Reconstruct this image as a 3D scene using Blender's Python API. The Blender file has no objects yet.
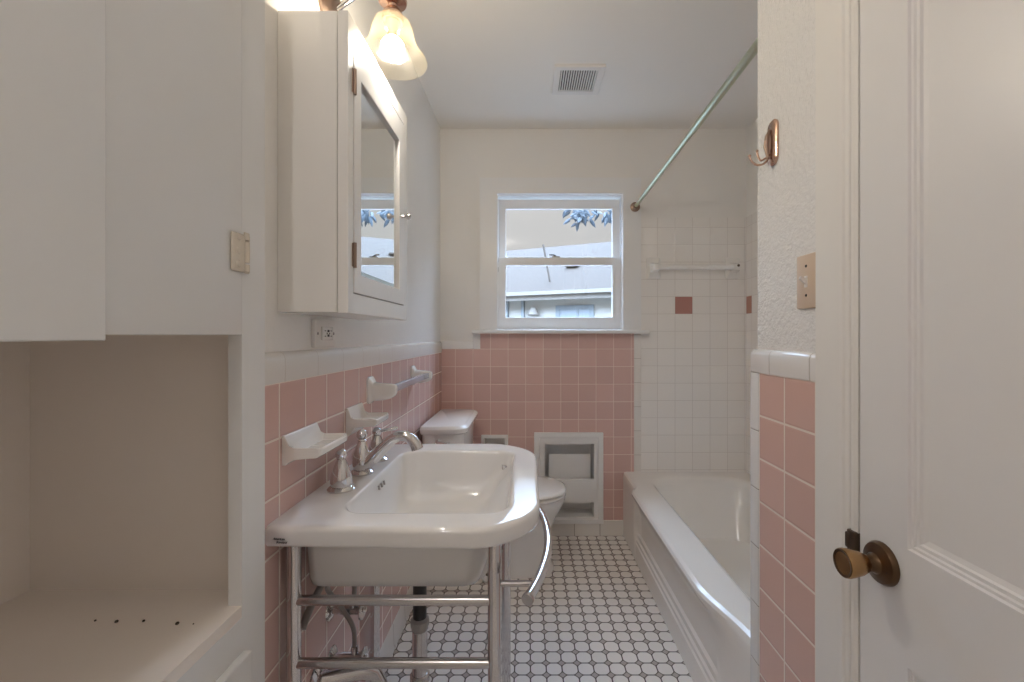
import bpy, bmesh, math, random
from mathutils import Vector, Matrix
random.seed(7)
sc = bpy.context.scene
col = sc.collection
PI = math.pi

# ------------------------------------------------------------------ materials
MATS = {}
def nodes_of(name):
    m = bpy.data.materials.new(name); m.use_nodes = True
    nt = m.node_tree
    b = nt.nodes['Principled BSDF']
    return m, nt, b

def mth(nt, op, a, b=None, c=None):
    n = nt.nodes.new('ShaderNodeMath'); n.operation = op
    for i, v in enumerate((a, b, c)):
        if v is None: continue
        if isinstance(v, (int, float)): n.inputs[i].default_value = v
        else: nt.links.new(v, n.inputs[i])
    return n.outputs[0]

def mixc(nt, f, a, b):
    n = nt.nodes.new('ShaderNodeMix'); n.data_type = 'RGBA'
    for s, v in ((0, f), (6, a), (7, b)):
        if isinstance(v, tuple): n.inputs[s].default_value = (*v, 1)
        elif isinstance(v, (int, float)): n.inputs[s].default_value = v
        else: nt.links.new(v, n.inputs[s])
    return n.outputs[2]

def objcoord(nt):
    tc = nt.nodes.new('ShaderNodeTexCoord')
    return tc.outputs['Object']

def noise(nt, scale, detail=2.0, rough=.5, vec=None):
    n = nt.nodes.new('ShaderNodeTexNoise')
    n.inputs['Scale'].default_value = scale; n.inputs['Detail'].default_value = detail
    n.inputs['Roughness'].default_value = rough
    nt.links.new(vec if vec is not None else objcoord(nt), n.inputs['Vector'])
    return n.outputs['Fac']

def bump(nt, b, h, strength, dist):
    n = nt.nodes.new('ShaderNodeBump')
    n.inputs['Strength'].default_value = strength; n.inputs['Distance'].default_value = dist
    nt.links.new(h, n.inputs['Height']); nt.links.new(n.outputs[0], b.inputs['Normal'])

def paint(name, c, rough=.4, var=.05, bscale=0, bstr=.2, bdist=.001, spec=.5, vscale=6):
    m, nt, b = nodes_of(name)
    f = noise(nt, vscale, 3)
    c2 = tuple(x*(1-var) for x in c)
    nt.links.new(mixc(nt, f, c, c2), b.inputs['Base Color'])
    b.inputs['Roughness'].default_value = rough
    b.inputs['Specular IOR Level'].default_value = spec
    if bscale: bump(nt, b, noise(nt, bscale, 2), bstr, bdist)
    MATS[name] = m; return m

def metal(name, c, rough=.15, var=.1):
    m, nt, b = nodes_of(name)
    f = noise(nt, 30, 3)
    nt.links.new(mixc(nt, f, c, tuple(x*(1-var) for x in c)), b.inputs['Base Color'])
    b.inputs['Metallic'].default_value = 1; b.inputs['Roughness'].default_value = rough
    MATS[name] = m; return m

def tile(name, u, v, pu, pv, ou, ov, ctile, cgrout, gw=.0022, rough=.16, var=.08, accent=None, bstr=.6):
    """u, v: coordinate axes (0 x, 1 y, 2 z). One glazed tile per cell with grout lines."""
    m, nt, b = nodes_of(name)
    sep = nt.nodes.new('ShaderNodeSeparateXYZ'); nt.links.new(objcoord(nt), sep.inputs[0])
    def cell(ax, p, o):
        t = mth(nt, 'DIVIDE', mth(nt, 'SUBTRACT', sep.outputs[ax], o), p)
        fl = mth(nt, 'FLOOR', t)
        fr = mth(nt, 'SUBTRACT', t, fl)
        d = mth(nt, 'MULTIPLY', mth(nt, 'MINIMUM', fr, mth(nt, 'SUBTRACT', 1.0, fr)), p)
        return fl, d
    fu, du = cell(u, pu, ou); fv, dv = cell(v, pv, ov)
    d = mth(nt, 'MINIMUM', du, dv)
    mr = nt.nodes.new('ShaderNodeMapRange'); mr.interpolation_type = 'SMOOTHSTEP'
    nt.links.new(d, mr.inputs[0])
    mr.inputs[1].default_value = gw*.55; mr.inputs[2].default_value = gw*.95
    comb = nt.nodes.new('ShaderNodeCombineXYZ'); nt.links.new(fu, comb.inputs[0]); nt.links.new(fv, comb.inputs[1])
    wn = nt.nodes.new('ShaderNodeTexWhiteNoise'); wn.noise_dimensions = '3D'; nt.links.new(comb.outputs[0], wn.inputs['Vector'])
    ct = mixc(nt, wn.outputs['Value'], ctile, tuple(x*(1-var) for x in ctile))
    if accent:
        cu, cv, cc = accent
        hit = mth(nt, 'MULTIPLY', mth(nt, 'COMPARE', fu, cu, .1), mth(nt, 'COMPARE', fv, cv, .1))
        ct = mixc(nt, hit, ct, cc)
    nt.links.new(mixc(nt, mr.outputs[0], cgrout, ct), b.inputs['Base Color'])
    r = mth(nt, 'MULTIPLY_ADD', mr.outputs[0], rough-.7, .7)
    nt.links.new(r, b.inputs['Roughness'])
    mr2 = nt.nodes.new('ShaderNodeMapRange'); mr2.interpolation_type = 'SMOOTHSTEP'
    nt.links.new(d, mr2.inputs[0]); mr2.inputs[1].default_value = gw*.4; mr2.inputs[2].default_value = gw*2.2
    h = mth(nt, 'ADD', mr2.outputs[0], mth(nt, 'MULTIPLY', noise(nt, 14, 1), .8))
    bump(nt, b, h, bstr, .0012)
    MATS[name] = m; return m

def octagon_floor(name, p, ou, ov):
    m, nt, b = nodes_of(name)
    sep = nt.nodes.new('ShaderNodeSeparateXYZ'); nt.links.new(objcoord(nt), sep.inputs[0])
    def cc(ax, o):
        t = mth(nt, 'ADD', mth(nt, 'DIVIDE', mth(nt, 'SUBTRACT', sep.outputs[ax], o), p), .5)
        fl = mth(nt, 'FLOOR', t)
        return fl, mth(nt, 'ABSOLUTE', mth(nt, 'SUBTRACT', mth(nt, 'SUBTRACT', t, fl), .5))
    fu, u = cc(0, ou); fv, v = cc(1, ov)
    # octagon distance and corner dot distance
    o1 = mth(nt, 'MAXIMUM', u, v)
    o2 = mth(nt, 'MULTIPLY', mth(nt, 'ADD', u, v), .655)
    oo = mth(nt, 'SMOOTH_MAX', o1, o2, .10)
    inoct = nt.nodes.new('ShaderNodeMapRange'); nt.links.new(oo, inoct.inputs[0])
    inoct.inputs[1].default_value = .474; inoct.inputs[2].default_value = .450
    dd = mth(nt, 'ADD', mth(nt, 'SUBTRACT', .5, u), mth(nt, 'SUBTRACT', .5, v))
    dot = nt.nodes.new('ShaderNodeMapRange'); nt.links.new(dd, dot.inputs[0])
    dot.inputs[1].default_value = .235; dot.inputs[2].default_value = .200
    comb = nt.nodes.new('ShaderNodeCombineXYZ'); nt.links.new(fu, comb.inputs[0]); nt.links.new(fv, comb.inputs[1])
    wn = nt.nodes.new('ShaderNodeTexWhiteNoise'); nt.links.new(comb.outputs[0], wn.inputs['Vector'])
    ct = mixc(nt, wn.outputs['Value'], (.92, .89, .86), (.86, .83, .79))
    ct = mixc(nt, mth(nt, 'MULTIPLY', noise(nt, 3.0, 3), .3), ct, (.80, .71, .63))
    base = mixc(nt, dot.outputs[0], (.07, .048, .036), (.48, .42, .38))
    nt.links.new(mixc(nt, inoct.outputs[0], base, ct), b.inputs['Base Color'])
    b.inputs['Roughness'].default_value = .32
    h = mth(nt, 'MAXIMUM', inoct.outputs[0], dot.outputs[0])
    bump(nt, b, h, .5, .001)
    MATS[name] = m; return m

WH = (.80, .765, .72)
paint('wall_paint', (0.85, 0.82, 0.78), .45, .04)
paint('wall_texture_paint', (0.83, 0.82, 0.81), .22, .04, 95, .8, .0055)
paint('left_wall_paint', (0.84, 0.82, 0.79), .33, .04, 60, .35, .003)
paint('ceiling_paint', (0.87, 0.835, 0.79), .6, .06, vscale=1.2)
paint('gloss_white', (0.85, 0.83, 0.8), .25, .04, 40, .12, .002)
paint('brushed_white', (0.83, 0.835, 0.835), .27, .05, 22, .25, .002)
paint('niche_paint', (.90, .84, .785), .35, .05, 22, .15, .002)
paint('door_white', (0.81, 0.8, 0.8), .3, .04, 18, .1, .002)
paint('window_white', (0.84, 0.83, 0.82), .35, .03)
paint('porcelain', (0.86, 0.84, 0.82), .07, .02, spec=.6)
paint('sink_porcelain', (0.81, 0.795, 0.785), .05, .015, spec=.7)
paint('tub_enamel', (0.86, 0.83, 0.79), .14, .04, spec=.55)
paint('white_ceramic', (0.86, 0.84, 0.81), .1, .03, spec=.6)
paint('cap_ceramic', (0.86, 0.84, 0.82), .12, .03, spec=.6)
paint('ivory_plastic', (.66, .52, .40), .35, .03)
paint('hinge_paint', (.72, .65, .55), .22, .1)
paint('light_plastic', (0.8, 0.77, 0.74), .4, .03)
paint('dark', (.015, .013, .012), .6, .1)
paint('black_plastic', (.018, .018, .02), .35, .1)
paint('grey_pipe', (.34, .32, .31), .35, .1)
paint('hose', (.30, .27, .25), .4, .2, 300, .5, .001)
paint('logo_ink', (.14, .13, .14), .5, .05)
paint('crumb', (.05, .035, .025), .8, .3)
paint('brown_leather', (.22, .13, .09), .5, .2)
metal('chrome', (.72, .70, .70), .09)
m_ = paint('bar_metal', (.62, .67, .78), .22, .05); m_.node_tree.nodes['Principled BSDF'].inputs['Metallic'].default_value = .5
metal('satin_chrome', (.62, .60, .60), .2)
metal('rod_metal', (.56, .60, .47), .28)
metal('bronze', (.16, .10, .06), .28, .35)
metal('brass', (.50, .31, .15), .25, .25)
metal('old_brass', (.20, .15, .11), .35, .4)
metal('copper', (.62, .42, .33), .2, .2)
metal('brown_metal', (.33, .24, .19), .35)
metal('mirror_silver', (.88, .90, .89), .01, .0)
PINK = (.70, .475, .43)
GROUT = (.80, .71, .64)
TP = .1087
tile('pink_tile_side', 1, 2, .1115, .1200, .947, 1.130, PINK, GROUT, .0030, .13, .10)
tile('pink_tile_back', 0, 2, .1087, TP, -.4485, 1.1500, (.72, .48, .43), (.82, .68, .60), .0022, .2, .10)
tile('pink_tile_wing', 1, 2, .1095, .1087, 1.117, 1.137, (.72, .48, .42), GROUT, .0032, .16, .08)
WT = (.90, .865, .825)
tile('white_tile_back', 0, 2, .1080, .1070, .9088, 1.3665, WT, (.62, .57, .53), .0013, .2, .03, (0, 0, (.46, .22, .185)))
tile('white_tile_alcove', 1, 2, .0665, .1070, 2.645, 1.3665, WT, (.62, .57, .53), .0013, .2, .03, (0, 0, (.46, .24, .19)))
tile('white_tile_end', 0, 2, .1080, .1070, .9088, 1.3665, WT, (.62, .57, .53), .0013, .2, .03)
tile('base_tile_back', 0, 2, .158, .5, -.03, -.2, (.80, .765, .72), (.30, .25, .21), .002, .2, .03)
tile('base_tile_left', 1, 2, .158, .5, .0, -.2, (.72, .68, .64), (.30, .25, .21), .002, .2, .03)
tile('edge_tile_wing', 0, 2, 5, .149, -2, 1.137, (.78, .77, .76), (.35, .31, .28), .0016, .14, .02)
tile('cap_tile_wing', 1, 2, .1525, 5, .912, -2, (.80, .785, .77), (.45, .40, .36), .0016, .1, .02)
tile('cap_tile_left', 1, 2, .1525, 5, .965, -2, (.80, .785, .76), (.62, .58, .53), .0012, .1, .02)
tile('edge_tile_back', 0, 2, 5, .149, -2, 1.24, (.80, .765, .72), (.45, .40, .36), .0016, .16, .02)
octagon_floor('octagon_tile', .0585, -.0203, 1.6257)

# glass kinds
def glass_mat(name, tint, gloss, rough=0.0):
    m = bpy.data.materials.new(name); m.use_nodes = True; nt = m.node_tree; nt.nodes.clear()
    o = nt.nodes.new('ShaderNodeOutputMaterial'); mix = nt.nodes.new('ShaderNodeMixShader')
    t = nt.nodes.new('ShaderNodeBsdfTransparent'); t.inputs[0].default_value = (*tint, 1)
    g = nt.nodes.new('ShaderNodeBsdfGlossy'); g.inputs['Roughness'].default_value = rough
    mix.inputs[0].default_value = gloss
    nt.links.new(t.outputs[0], mix.inputs[1]); nt.links.new(g.outputs[0], mix.inputs[2])
    nt.links.new(mix.outputs[0], o.inputs[0]); MATS[name] = m
glass_mat('window_glass', (.97, .98, .98), .05)
def shade_mat():
    m = bpy.data.materials.new('shade_glass'); m.use_nodes = True; nt = m.node_tree; nt.nodes.clear()
    o = nt.nodes.new('ShaderNodeOutputMaterial')
    t = nt.nodes.new('ShaderNodeBsdfTransparent'); t.inputs[0].default_value = (1, .97, .90, 1)
    tr = nt.nodes.new('ShaderNodeBsdfTranslucent'); tr.inputs[0].default_value = (1, .84, .58, 1)
    d = nt.nodes.new('ShaderNodeBsdfDiffuse'); d.inputs[0].default_value = (.9, .82, .66, 1)
    g = nt.nodes.new('ShaderNodeBsdfGlossy'); g.inputs['Roughness'].default_value = .15
    def mx(f, a, b):
        n = nt.nodes.new('ShaderNodeMixShader')
        if isinstance(f, float): n.inputs[0].default_value = f
        else: nt.links.new(f, n.inputs[0])
        nt.links.new(a, n.inputs[1]); nt.links.new(b, n.inputs[2]); return n.outputs[0]
    n = noise(nt, 22, 4, .65)
    f = mth(nt, 'MULTIPLY_ADD', n, .016, .002)
    lw = nt.nodes.new('ShaderNodeLayerWeight'); lw.inputs[0].default_value = .35
    f2 = mth(nt, 'ADD', f, mth(nt, 'MULTIPLY', lw.outputs['Facing'], .016))
    s = mx(f2, t.outputs[0], mx(.4, tr.outputs[0], d.outputs[0]))
    s = mx(.05, s, g.outputs[0])
    nt.links.new(s, o.inputs[0]); MATS['shade_glass'] = m
shade_mat()
def emit(name, c, s):
    m = bpy.data.materials.new(name); m.use_nodes = True; nt = m.node_tree; nt.nodes.clear()
    o = nt.nodes.new('ShaderNodeOutputMaterial'); e = nt.nodes.new('ShaderNodeEmission')
    e.inputs[0].default_value = (*c, 1); e.inputs[1].default_value = s
    nt.links.new(e.outputs[0], o.inputs[0]); MATS[name] = m
emit('bulb_glow', (1, .93, .82), 190)
# outdoors
paint('roof_shingle', (0.04, 0.0245, 0.0145), .9, .2, 12, .5, .02, vscale=9)
paint('roof_metal', (0.085, 0.065, 0.05), .7, .1)
paint('house_wall', (0.6, 0.56, 0.5), .8, .08)
paint('house_trim', (0.3, 0.265, 0.23), .6, .05)
paint('house_dark', (0.3, 0.33, 0.35), .6, .1)
paint('house_pane', (0.42, 0.46, 0.5), .15, .1)
paint('leaf', (0.06, 0.08, 0.1), .5, .3, vscale=20)  # blue-grey of the outdoor haze is put into the leaf colour
paint('bark', (.18, .14, .11), .9, .3)
paint('yard', (0.12, 0.12, 0.115), .9, .2)

# ------------------------------------------------------------------ mesh helpers
class MB:
    def __init__(s): s.bm = bmesh.new()
    def quad(s, vs):
        v = [s.bm.verts.new(p) for p in vs]; s.bm.faces.new(v); return v
    def box(s, x0, x1, y0, y1, z0, z1, r=0, seg=2):
        if r:
            t = bmesh.new()
        else: t = s.bm
        v = [t.verts.new((x, y, z)) for x in (x0, x1) for y in (y0, y1) for z in (z0, z1)]
        for f in ((0,1,3,2),(4,6,7,5),(0,4,5,1),(2,3,7,6),(0,2,6,4),(1,5,7,3)):
            t.faces.new([v[i] for i in f])
        if r:
            bmesh.ops.bevel(t, geom=t.edges[:], offset=r, segments=seg, profile=.5, affect='EDGES')
            me = bpy.data.meshes.new('tmp'); t.to_mesh(me); t.free()
            s.bm.from_mesh(me); bpy.data.meshes.remove(me)
        return s
    def loft(s, rings, cap0=True, cap1=True, closed=True):
        R = [[s.bm.verts.new(p) for p in r] for r in rings]
        n = len(R[0])
        for a, b in zip(R, R[1:]):
            for i in range(n if closed else n-1):
                j = (i+1) % n
                try: s.bm.faces.new((a[i], a[j], b[j], b[i]))
                except ValueError: pass
        if cap0: s.bm.faces.new(R[0][::-1])
        if cap1: s.bm.faces.new(R[-1])
        return s
    def tube(s, path, r, seg=16, cap=True, sx=1.0):
        P = [Vector(p) for p in path]; n = len(P)
        rs = r if isinstance(r, (list, tuple)) else [r]*n
        T = [(P[min(i+1, n-1)]-P[max(i-1, 0)]).normalized() for i in range(n)]
        up = Vector((0, 0, 1)) if abs(T[0].z) < .9 else Vector((1, 0, 0))
        u = T[0].cross(up).normalized()
        rings = []
        for i in range(n):
            u = (u - T[i]*u.dot(T[i])).normalized(); w = T[i].cross(u)
            rings.append([P[i] + (u*math.cos(a)*sx + w*math.sin(a))*rs[i] for a in (2*PI*k/seg for k in range(seg))])
        return s.loft(rings, cap, cap)
    def lathe(s, prof, c, axis=(0, 0, 1), seg=24, cap=True):
        """prof: (radius, height along axis)"""
        A = Vector(axis).normalized(); q = Vector((0, 0, 1)).rotation_difference(A); c = Vector(c)
        rings = [[c + q @ Vector((max(r, 1e-5)*math.cos(2*PI*k/seg), max(r, 1e-5)*math.sin(2*PI*k/seg), h)) for k in range(seg)] for r, h in prof]
        return s.loft(rings, cap, cap)
    def ball(s, c, r, seg=16, sz=1.0):
        pr = [(r*math.sin(PI*i/10), -r*sz*math.cos(PI*i/10)) for i in range(11)]
        return s.lathe(pr, c, seg=seg)
    def frame(s, o, i, a0, a1, axis):
        """rectangular ring; o, i = (u0,u1,v0,v1) outer and inner; a0..a1 extent on axis (0: plane yz, 1: plane xz, 2: plane xy)"""
        def P(u, v, a): return {0: (a, u, v), 1: (u, a, v), 2: (u, v, a)}[axis]
        def C(q): return [(q[0], q[2]), (q[1], q[2]), (q[1], q[3]), (q[0], q[3])]
        L = [C(o), C(i), C(i), C(o)]; A = [a0, a0, a1, a1]
        R = [[s.bm.verts.new(P(u, v, a)) for u, v in l] for l, a in zip(L, A)]
        for k in range(4):
            a, b = R[k], R[(k+1) % 4]
            for j in range(4):
                s.bm.faces.new((a[j], a[(j+1) % 4], b[(j+1) % 4], b[j]))
        return s
    def build(s, name, mat, parent=None, bevel=0, seg=2, smooth=True, ang=35):
        bm = s.bm
        off = Vector((0, 0, 0))
        if parent is not None:
            p = parent
            while p is not None: off += p.location; p = p.parent
        bmesh.ops.remove_doubles(bm, verts=bm.verts[:], dist=1e-6)
        bmesh.ops.recalc_face_normals(bm, faces=bm.faces[:])
        if parent is not None: bmesh.ops.translate(bm, verts=bm.verts[:], vec=-off)
        me = bpy.data.meshes.new(name); bm.to_mesh(me); bm.free()
        o = bpy.data.objects.new(name, me); col.objects.link(o)
        me.materials.append(MATS[mat])
        if smooth:
            me.shade_smooth(); me.set_sharp_from_angle(angle=math.radians(ang))
        if parent is not None: o.parent = parent
        if bevel:
            m = o.modifiers.new('b', 'BEVEL'); m.width = bevel; m.segments = seg; m.limit_method = 'ANGLE'; m.angle_limit = math.radians(40)
            m.harden_normals = True
        return o

def rr(x0, x1, y0, y1, r, n=6):
    rs = r if isinstance(r, (list, tuple)) else (r,)*4
    pts = []
    for (cx, cy, a0, R) in ((x0, y0, PI, rs[0]), (x1, y0, 1.5*PI, rs[1]), (x1, y1, 0, rs[2]), (x0, y1, .5*PI, rs[3])):
        ox = cx + (R if cx == x0 else -R); oy = cy + (R if cy == y0 else -R)
        for k in range(n+1):
            a = a0 + .5*PI*k/n
            pts.append((ox + R*math.cos(a), oy + R*math.sin(a)))
    return pts
def ring(pts, z): return [(x, y, z) for x, y in pts]

def empty(name, loc, label, cat, group=None):
    o = bpy.data.objects.new(name, None); col.objects.link(o); o.location = loc
    o['label'] = label; o['category'] = cat
    if group: o['group'] = group
    o.empty_display_size = .05
    return o
def struct(o, label=None):
    o['kind'] = 'structure'
    if label: o['label'] = label
    return o
def tag(o, label, cat, group=None):
    o['label'] = label; o['category'] = cat
    if group: o['group'] = group
    return o
def cut_rect(o, holes):
    """rectangles left of o=(u0,u1,v0,v1) after taking holes out"""
    us = sorted({o[0], o[1], *[h[0] for h in holes], *[h[1] for h in holes]})
    vs = sorted({o[2], o[3], *[h[2] for h in holes], *[h[3] for h in holes]})
    out = []
    for a, b in zip(us, us[1:]):
        run = None
        for c, d in zip(vs, vs[1:]):
            m, n = (a+b)/2, (c+d)/2
            if m < o[0] or m > o[1] or n < o[2] or n > o[3] or any(h[0] < m < h[1] and h[2] < n < h[3] for h in holes):
                if run: out.append((a, b, *run)); run = None
            else: run = (run[0], d) if run else (c, d)
        if run: out.append((a, b, *run))
    return out

# ------------------------------------------------------------------ the room
CH = 2.515            # ceiling
XL = -.535            # tile face of the left wall (plaster .008 behind)
XR = .587             # tile face of the wing wall
YB = 2.72             # tile face of the back wall
XA = 1.345            # tile face of the tub alcove's long wall
YN = -1.7             # wall behind the camera

struct(MB().box(-1.05, 1.5, YN-.1, 2.87, -.12, 0).build('floor', 'octagon_tile'), 'white octagon tile floor with small grey dots and dark grout')
struct(MB().box(-1.05, 1.5, YN-.1, 2.87, CH, CH+.1).build('ceiling', 'ceiling_paint'), 'plain off-white painted ceiling')

# left wall (behind the sink) with its return beside the linen cabinet
wl = struct(MB().box(-.66, XL-.008, .842, 2.87, 0, CH).build('wall_left', 'left_wall_paint'), 'off-white textured plaster wall above pink tile wainscot')
MB().box(XL-.008, XL, .842, YB, .095, 1.130).build('tile_wainscot', 'pink_tile_side', wl)
c = MB()
prof = [(XL-.008, 1.130), (XL+.002, 1.130), (XL+.003, 1.150), (XL+.003, 1.180), (XL+.0, 1.189), (XL-.004, 1.194), (XL-.008, 1.196)]
c.loft([[(x, .842, z) for x, z in prof], [(x, YB, z) for x, z in prof]])
c.build('cap_tile', 'cap_tile_left', wl)['label'] = 'row of white bullnose cap tiles along the wainscot'
b = MB(); pb = [(XL-.008, 0), (XL+.012, 0), (XL+.006, .01), (XL+.003, .09), (XL, .095), (XL-.008, .095)]
b.loft([[(x, .842, z) for x, z in pb], [(x, YB, z) for x, z in pb]])
struct(b.build('baseboard_left', 'base_tile_left'), 'row of white base tiles under the pink wall tile')
struct(MB().box(-1.05, -.945, YN, .842, 0, CH).build('wall_hall', 'wall_paint'), 'off-white wall behind the linen cabinet')
struct(MB().box(-1.05, 1.5, YN-.1, YN, 0, CH).build('wall_rear', 'wall_paint'), 'plain wall behind the viewer')

# back wall
WIN = (-.205, .600, 1.262, 2.120)
NI = (.060, .440, .090, .618)
PH = (-.275, -.140, .462, .606)
bw = MB()
for a, b_, z0, z1 in cut_rect((-.66, 1.5, 0, CH), [WIN, NI, PH]): bw.box(a, b_, YB+.008, YB+.15, z0, z1)
bw = struct(bw.build('wall_back', 'wall_paint', smooth=False), 'off-white back wall with the window')
t = MB()
for r in cut_rect((XL, .655, .0925, 1.245), [NI, PH, (XL, -.295, 1.15, 1.3)]): t.box(r[0], r[1], YB, YB+.008, r[2], r[3])
t.build('tile_wainscot', 'pink_tile_back', bw, smooth=False)
t = MB()
t.box(XL, -.34, YB-.003, YB+.008, 1.150, 1.196, .003)
t.box(-.34, -.295, YB-.003, YB+.008, 1.150, 1.246, .003)
t.build('cap_tile', 'cap_ceramic', bw)['label'] = 'white cap tiles stepping up to the window sill'
MB().box(.655, .70, YB-.002, YB+.008, .30, 1.245, .003).build('edge_tile', 'edge_tile_back', bw)['label'] = 'white edge tiles between pink and white tile'
MB().box(.6965, XA+.008, YB, YB+.008, .36, 1.962).build('shower_tile', 'white_tile_back', bw)['label'] = 'white shower tile with one pink accent tile'
b = MB(); pb = [(YB+.008, 0), (YB-.012, 0), (YB-.006, .01), (YB-.003, .09), (YB, .0925), (YB+.008, .0925)]
b.loft([[(XL, y, z) for y, z in pb], [(.60, y, z) for y, z in pb]])
struct(b.build('baseboard_back', 'base_tile_back'), 'white base tiles along the back wall')

# alcove long wall
wa = struct(MB().box(XA+.008, 1.5, 1.04, 2.87, 0, CH).build('wall_alcove', 'wall_paint'), 'off-white long wall beside the bathtub')
MB().box(XA, XA+.008, 1.163, YB, .36, 1.962).build('shower_tile', 'white_tile_alcove', wa)

# right wall near the viewer with the door opening, and the wing at the tub's end
DO = (-.035, .790, 0, 2.06)
wr = MB()
for a, b_, z0, z1 in cut_rect((YN, 1.14, 0, CH), [DO]): wr.box(XR+.008, .75, a, b_, z0, z1)
wr.box(.75, XA+.1, 1.04, 1.14, 0, CH)
wr = struct(wr.build('wall_right', 'wall_texture_paint', smooth=False), 'off-white orange-peel wall stub between bathtub and door')
MB().box(XR, XR+.008, .80, 1.117, .095, 1.137).build('tile_wainscot', 'pink_tile_wing', wr)
c = MB(); prof = [(XR+.008, 1.137), (XR-.003, 1.137), (XR-.004, 1.150), (XR-.004, 1.182), (XR-.001, 1.191), (XR+.004, 1.195), (XR+.010, 1.196)]
c.loft([[(x, .80, z) for x, z in prof], [(x, 1.150, z) for x, z in prof], [(x+.004, 1.160, z-.001) for x, z in prof], [(x+.012, 1.164, z-.004) for x, z in prof]])
c.build('cap_tile', 'cap_tile_wing', wr)['label'] = 'white bullnose cap tiles on the wall stub'
MB().box(XR-.001, XR+.03, 1.117, 1.163, 0, 1.137, .005, 3).build('edge_tile', 'edge_tile_wing', wr)['label'] = 'white edge tiles at the corner of the wall stub'
MB().box(XR+.03, XA, 1.14, 1.163, .36, 1.962).build('shower_tile', 'white_tile_end', wr)
MB().box(.75, .80, -.035, .79, 0, 2.06).build('closet_back', 'wall_paint', wr)

# door casing
t = MB()
def casing_profile(y): # far side casing, y from opening edge outwards
    return [(XR+.008, y-.004), (.581, y-.004), (.578, y+.002), (.578, y+.008), (.583, y+.011), (.578, y+.014), (.577, y+.022), (.581, y+.026), (.577, y+.030), (.577, y+.104), (.580, y+.107), (XR+.008, y+.107)]
pf = casing_profile(.779)
t.loft([[(x, y, 0) for x, y in pf], [(x, y, 2.17) for x, y in pf]])
pn = [(x, -.024-(y-.779)) for x, y in pf]
t.loft([[(x, y, 0) for x, y in pn], [(x, y, 2.17) for x, y in pn]])
t.box(.577, XR+.008, -.028, .783, 2.055, 2.17)
trm = struct(t.build('trim_1', 'gloss_white', ang=25), 'white painted casing around the door')
t = MB(); t.box(.574, .60, .7745, .794, .844, .884, .003); t.box(.5725, .58, .785, .797, .850, .878, .003)
t.build('strike_plate', 'old_brass', trm)['label'] = 'worn brass strike plate'
t = MB(); t.box(XR+.008, .68, .775, .79, 0, 2.06); t.box(XR+.008, .68, -.035, -.02, 0, 2.06)
struct(t.build('trim_2', 'gloss_white'), 'white door jamb')

# the door: two recessed panels, in the right wall, closed
DX = .5815
d = MB()
ydo, ydi = .7705, -.018
P1 = (.105, .674, .903, 1.90); P2 = (.105, .674, .20, .722)
for a, b_, z0, z1 in cut_rect((ydi, ydo, .008, 2.045), [P1, P2]): d.box(DX, DX+.035, a, b_, z0, z1)
def panel(m, q):
    y0, y1, z0, z1 = q
    lv = [(0, 0), (.002, .004), (.006, .004), (.008, .007), (.013, .007), (.015, .011), (.022, .013)]
    rs = []
    for ins, dep in lv:
        rs.append([(DX+dep, y0+ins, z0+ins), (DX+dep, y1-ins, z0+ins), (DX+dep, y1-ins, z1-ins), (DX+dep, y0+ins, z1-ins)])
    m.loft(rs, False, True)
panel(d, P1); panel(d, P2)
door = struct(d.build('door_1', 'door_white', smooth=False), 'white painted panel door with a small brass knob')
k = MB()
KY, KZ = .721, .858
k.lathe([(.0, .0), (.034, .0), (.034, .004), (.031, .009), (.022, .013), (.0165, .015), (.0135, .02), (.013, .030)], (DX, KY, KZ), (-1, 0, 0), 32)
kb = k.build('knob', 'bronze', door); kb['label'] = 'small dark brass door knob with round rosette'
MB().lathe([(.012, .026), (.0145, .030), (.019, .040), (.0222, .054), (.0232, .062), (.0222, .066)], (DX, KY, KZ), (-1, 0, 0), 32).build('knob_grip', 'brass', kb)
MB().lathe([(.0220, .0655), (.0212, .0672), (.012, .0645), (0, .064)], (DX, KY, KZ), (-1, 0, 0), 32).build('knob_face', 'bronze', kb)
MB().lathe([(0, .009), (.004, .009), (.0035, .0125), (0, .0125)], (DX, KY-.02, KZ-.004), (-1, 0, 0), 12).build('keyhole', 'dark', kb)

# ------------------------------------------------------------------ window
wn = MB()
wn.frame((-.297, .695, 1.262, 2.203), (-.189, .584, 1.2615, 2.105), YB-.018, YB+.008, 1)
wn.frame((-.205, .600, 1.262, 2.120), (-.189, .584, 1.268, 2.105), YB+.008, YB+.15, 1)
wn = struct(wn.build('window_1', 'window_white', bevel=.002, smooth=False), 'white double-hung sash window with flat casing')
MB().box(-.34, .735, YB-.06, YB+.012, 1.245, 1.267, .004, 3).build('window_sill', 'window_white', wn)
u = MB(); u.frame((-.186, .580, 1.685, 2.095), (-.141, .534, 1.718, 2.034), YB+.062, YB+.092, 1)
us = u.build('upper_sash', 'window_white', wn, .003, smooth=False)
MB().box(-.143, .536, YB+.075, YB+.078, 1.716, 2.036).build('pane', 'window_glass', us)
l = MB(); l.frame((-.186, .582, 1.270, 1.722), (-.139, .527, 1.347, 1.671), YB+.026, YB+.056, 1)
ls = l.build('lower_sash', 'window_white', wn, .003, smooth=False)
MB().box(-.141, .529, YB+.039, YB+.042, 1.345, 1.673).build('pane', 'window_glass', ls)
k = MB(); k.box(.15, .20, YB+.03, YB+.05, 1.722, 1.730, .003); k.tube([(.175, YB+.04, 1.732), (.155, YB+.03, 1.738), (.135, YB+.02, 1.736)], .005, 8)
k.build('sash_lock', 'old_brass', wn)
k = MB()
for z in (1.69, 1.63): k.box(-.193, -.183, YB+.02, YB+.03, z, z+.03, .002)
k.build('side_latch', 'old_brass', wn)
s = MB(); s.frame((-.189, .584, 1.268, 2.105), (-.184, .579, 1.268, 2.100), YB+.008, YB+.024, 1)
s.build('stop_bead', 'window_white', wn)

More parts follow.
